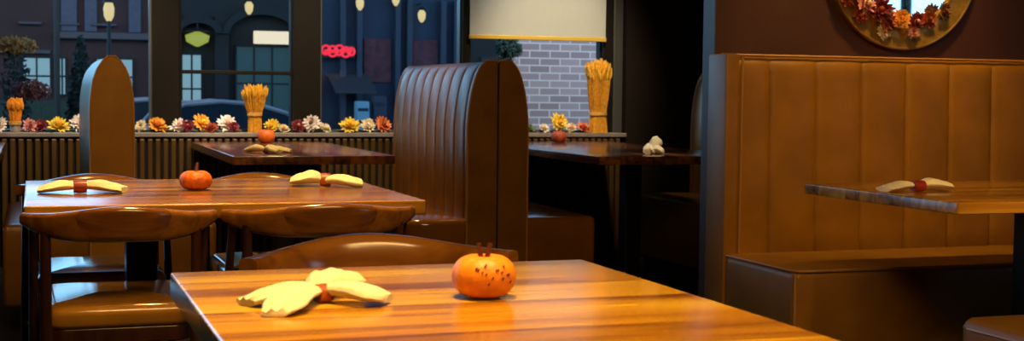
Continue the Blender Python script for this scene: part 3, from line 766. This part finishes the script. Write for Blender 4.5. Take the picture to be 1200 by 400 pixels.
# planting
def leafy(label, name, cat, loc, parts, trunk=None, group=None, leafs=.05):
    t = thing(name, label, cat, loc, 0, group); rnd = random.Random(int(abs(loc[0])*313)+5)
    for nm, mat, (cx, cy, cz), (rx, ry, rz), n in parts:
        bm = bmesh.new()
        for i in range(n):
            while True:
                p = Vector((rnd.uniform(-1, 1), rnd.uniform(-1, 1), rnd.uniform(-1, 1)))
                if .3 < p.length < 1: break
            if name == 'cypress_tree': k = 1-.75*(p.z*.5+.5)**1.5; p.x *= k; p.y *= k
            c = Vector((cx+p.x*rx, cy+p.y*ry, cz+p.z*rz))
            a = Vector((rnd.gauss(0, 1), rnd.gauss(0, 1), rnd.gauss(0, 1))).normalized(); b_ = a.orthogonal().normalized(); n_ = a.cross(b_)
            l = leafs*rnd.uniform(.7, 1.3)
            q = [c-a*l, c+b_*l*.5+n_*l*.15, c+a*l, c-b_*l*.5+n_*l*.15]
            vs = [bm.verts.new(x) for x in q]; w = bm.verts.new(c+n_*l*.3)
            bm.faces.new(vs)
            for k in range(4): bm.faces.new((vs[k], vs[(k+1) % 4], w))
        stuff(link(nm, bm, mat, t))
    if trunk:
        bm = bmesh.new(); tube(bm, [(0, 0, 0), (0, 0, trunk[1])], trunk[0], 8); link('trunk', bm, M['brown_render'], t, True)
    return t
leafy('dark pointed evergreen tree in front of plum building', 'cypress_tree', 'tree', (.60, 18.6, -.45), [('foliage', M['bush'], (0, 0, 1.2), (.26, .26, 1.0), 1500)], (.05, .5))
leafy('tall planter with orange mums and dark greenery at far left', 'flower_planter', 'plant', (-.13, 13, -.12),
      [('foliage', M['bush'], (0, 0, 1.05), (.14, .14, .5), 500), ('orange_blooms', M['mum_orange'], (0, 0, 1.54), (.19, .17, .075), 420), ('red_blooms', M['mum_red'], (.14, -.1, 1.14), (.15, .1, .09), 260)], (.09, .62), leafs=.03)
leafy('small green shrub at left corner of the grey brick wall', 'shrub', 'plant', (4.30, 12.7, -.12), [('foliage', M['bush_green'], (.12, 0, 1.60), (.13, .13, .12), 450), ('lower_foliage', M['bush'], (.05, 0, 1.2), (.16, .16, .4), 500)], (.03, 1.5), leafs=.03)
# pale blue boxes
for i, (x, h, lb) in enumerate(((5.02, 1.33, 'pale blue street box behind the yellow bloom in blue window'), (5.30, 1.42, 'second blue street box, right of the paler one, near mid booth'))):
    t = thing('street_box', lb, 'box', (x, 21.6, -.45), 0, 'blue boxes on the street')
    bm = bmesh.new(); rbox(bm, -.105, .105, -.1, .1, 0, h, .02, .03); link('body', bm, M['box_blue'] if i == 0 else M['navy_col'], t, 40)
    for z in (h-.16, h-.36): link('slot', B(-.085, .085, -.108, -.09, z, z+.05), M['navy'], t)

# ------------------------------------------------------------------ light
def spot(name, loc, to, W, ang, blend, col=(1, .60, .22), r=.10):
    l = bpy.data.lights.new(name, 'SPOT'); l.energy = W; l.color = col; l.spot_size = math.radians(ang); l.spot_blend = blend; l.shadow_soft_size = r
    o = bpy.data.objects.new(name, l); COL.objects.link(o); o.location = loc
    o.rotation_euler = (Vector(to)-Vector(loc)).to_track_quat('-Z', 'Y').to_euler(); return o
WARM = (1, .60, .19); SOFT = (1, .80, .55)
spot('table_downlight', (.50, 1.75, 2.9), (.48, 1.75, .75), 400, 36, .6, WARM)
spot('chair_table_downlight', (.55, 3.9, 2.9), (.5, 4.0, .75), 420, 48, .7, WARM)
spot('window_table_downlight', (1.25, 6.7, 2.9), (1.25, 6.7, .75), 210, 58, .7, WARM)
spot('dark_table_downlight', (2.9, 7.3, 2.9), (3.0, 7.5, .75), 50, 46, .7, WARM)
spot('banquette_downlight', (3.0, 3.7, 2.9), (3.1, 4.55, 1.15), 150, 50, .8, WARM)
spot('sill_downlight', (.45, 6.4, 2.9), (.45, 8.05, .86), 330, 40, .8, (1, .80, .55))
spot('sill_downlight', (1.55, 6.4, 2.9), (1.55, 8.05, .86), 330, 40, .8, (1, .80, .55))
spot('sill_downlight', (3.05, 6.4, 2.9), (3.1, 8.05, 1.1), 300, 36, .8, (1, .80, .55))
# unseen warm fill added overhead to light faces turned to the viewer
def area(name, loc, to, W, sx, sy, col):
    l = bpy.data.lights.new(name, 'AREA'); l.energy = W; l.color = col; l.shape = 'RECTANGLE'; l.size = sx; l.size_y = sy
    o = bpy.data.objects.new(name, l); COL.objects.link(o); o.location = loc
    o.rotation_euler = (Vector(to)-Vector(loc)).to_track_quat('-Z', 'Y').to_euler(); return o
area('room_fill', (1.0, .8, 2.9), (1.5, 4.2, .6), 90, 2.0, .8, (1, .58, .20))
spot('booth_end_fill', (.3, 4.4, 2.9), (.3, 6.2, .8), 85, 34, .8, WARM)  # unseen spot added to brighten the left booth end
spot('table_edge_fill', (2.7, 1.2, 2.9), (2.95, 3.3, .72), 260, 22, .8, WARM)  # unseen narrow spot added for the right table's front edge
spot('napkin_fill', (2.93, 5.7, 2.9), (2.93, 6.2, .76), 190, 11, .8, SOFT)  # unseen narrow spot added to whiten the napkin on the dark table
# street lighting on the brick wall
spot('street_spot', (5.2, 9.2, 3.6), (5.1, 13, 1.2), 620, 60, .6, (1, .92, .84), .15)
for x in (-1.5, 1.2): spot('street_spot', (x, 15.5, 5.), (x+.3, 24, 1.2), 300, 55, .8, (1, .62, .34), .15)  # unseen spots added to warm the plum facade
spot('street_spot', (6.2, 15.5, 5.), (6.3, 24, 1.), 120, 40, .8, (1, .45, .5), .15)
# dusk sky
w = bpy.data.worlds.new('dusk_sky'); SC.world = w; w.use_nodes = True; nt = w.node_tree; N = nt.nodes
bg = N['Background']; tc = N.new('ShaderNodeTexCoord'); sp = N.new('ShaderNodeSeparateXYZ'); r = N.new('ShaderNodeValToRGB')
nt.links.new(tc.outputs['Generated'], sp.inputs[0]); nt.links.new(sp.outputs['Z'], r.inputs[0]); nt.links.new(r.outputs[0], bg.inputs[0])
e = r.color_ramp.elements; e[0].position = 0.; e[0].color = (.34, .70, .95, 1); e[1].position = .50; e[1].color = (.02, .06, .16, 1)
k = e.new(.20); k.color = (.28, .64, 1.0, 1)
bg.inputs[1].default_value = 3.4

# ------------------------------------------------------------------ camera
yaw, pit, rol = math.radians(19.386), math.radians(3.285), math.radians(.655)
R0 = Vector((math.cos(yaw), -math.sin(yaw), 0)); F = Vector((math.sin(yaw)*math.cos(pit), math.cos(yaw)*math.cos(pit), -math.sin(pit)))
U0 = R0.cross(F); Rr = R0*math.cos(rol)+U0*math.sin(rol); U = -R0*math.sin(rol)+U0*math.cos(rol)
mt = Matrix((Rr, U, -F)).transposed().to_4x4(); mt.translation = (0, 0, 1.052)
cd = bpy.data.cameras.new('camera'); cam = bpy.data.objects.new('camera', cd); COL.objects.link(cam); cam.matrix_world = mt
cd.sensor_width = 36; cd.lens = 48; cd.clip_start = .02; cd.clip_end = 200
cd.dof.use_dof = True; cd.dof.focus_distance = 3.6; cd.dof.aperture_fstop = 9
SC.camera = cam
vs = SC.view_settings; vs.view_transform = 'Standard'; vs.look = 'None'; vs.gamma = 1; vs.use_curve_mapping = False; vs.exposure = 0.
SC.cycles.use_denoising = True
SC.cycles.max_bounces = 8; SC.cycles.transparent_max_bounces = 16
SC.cycles.sample_clamp_indirect = 4
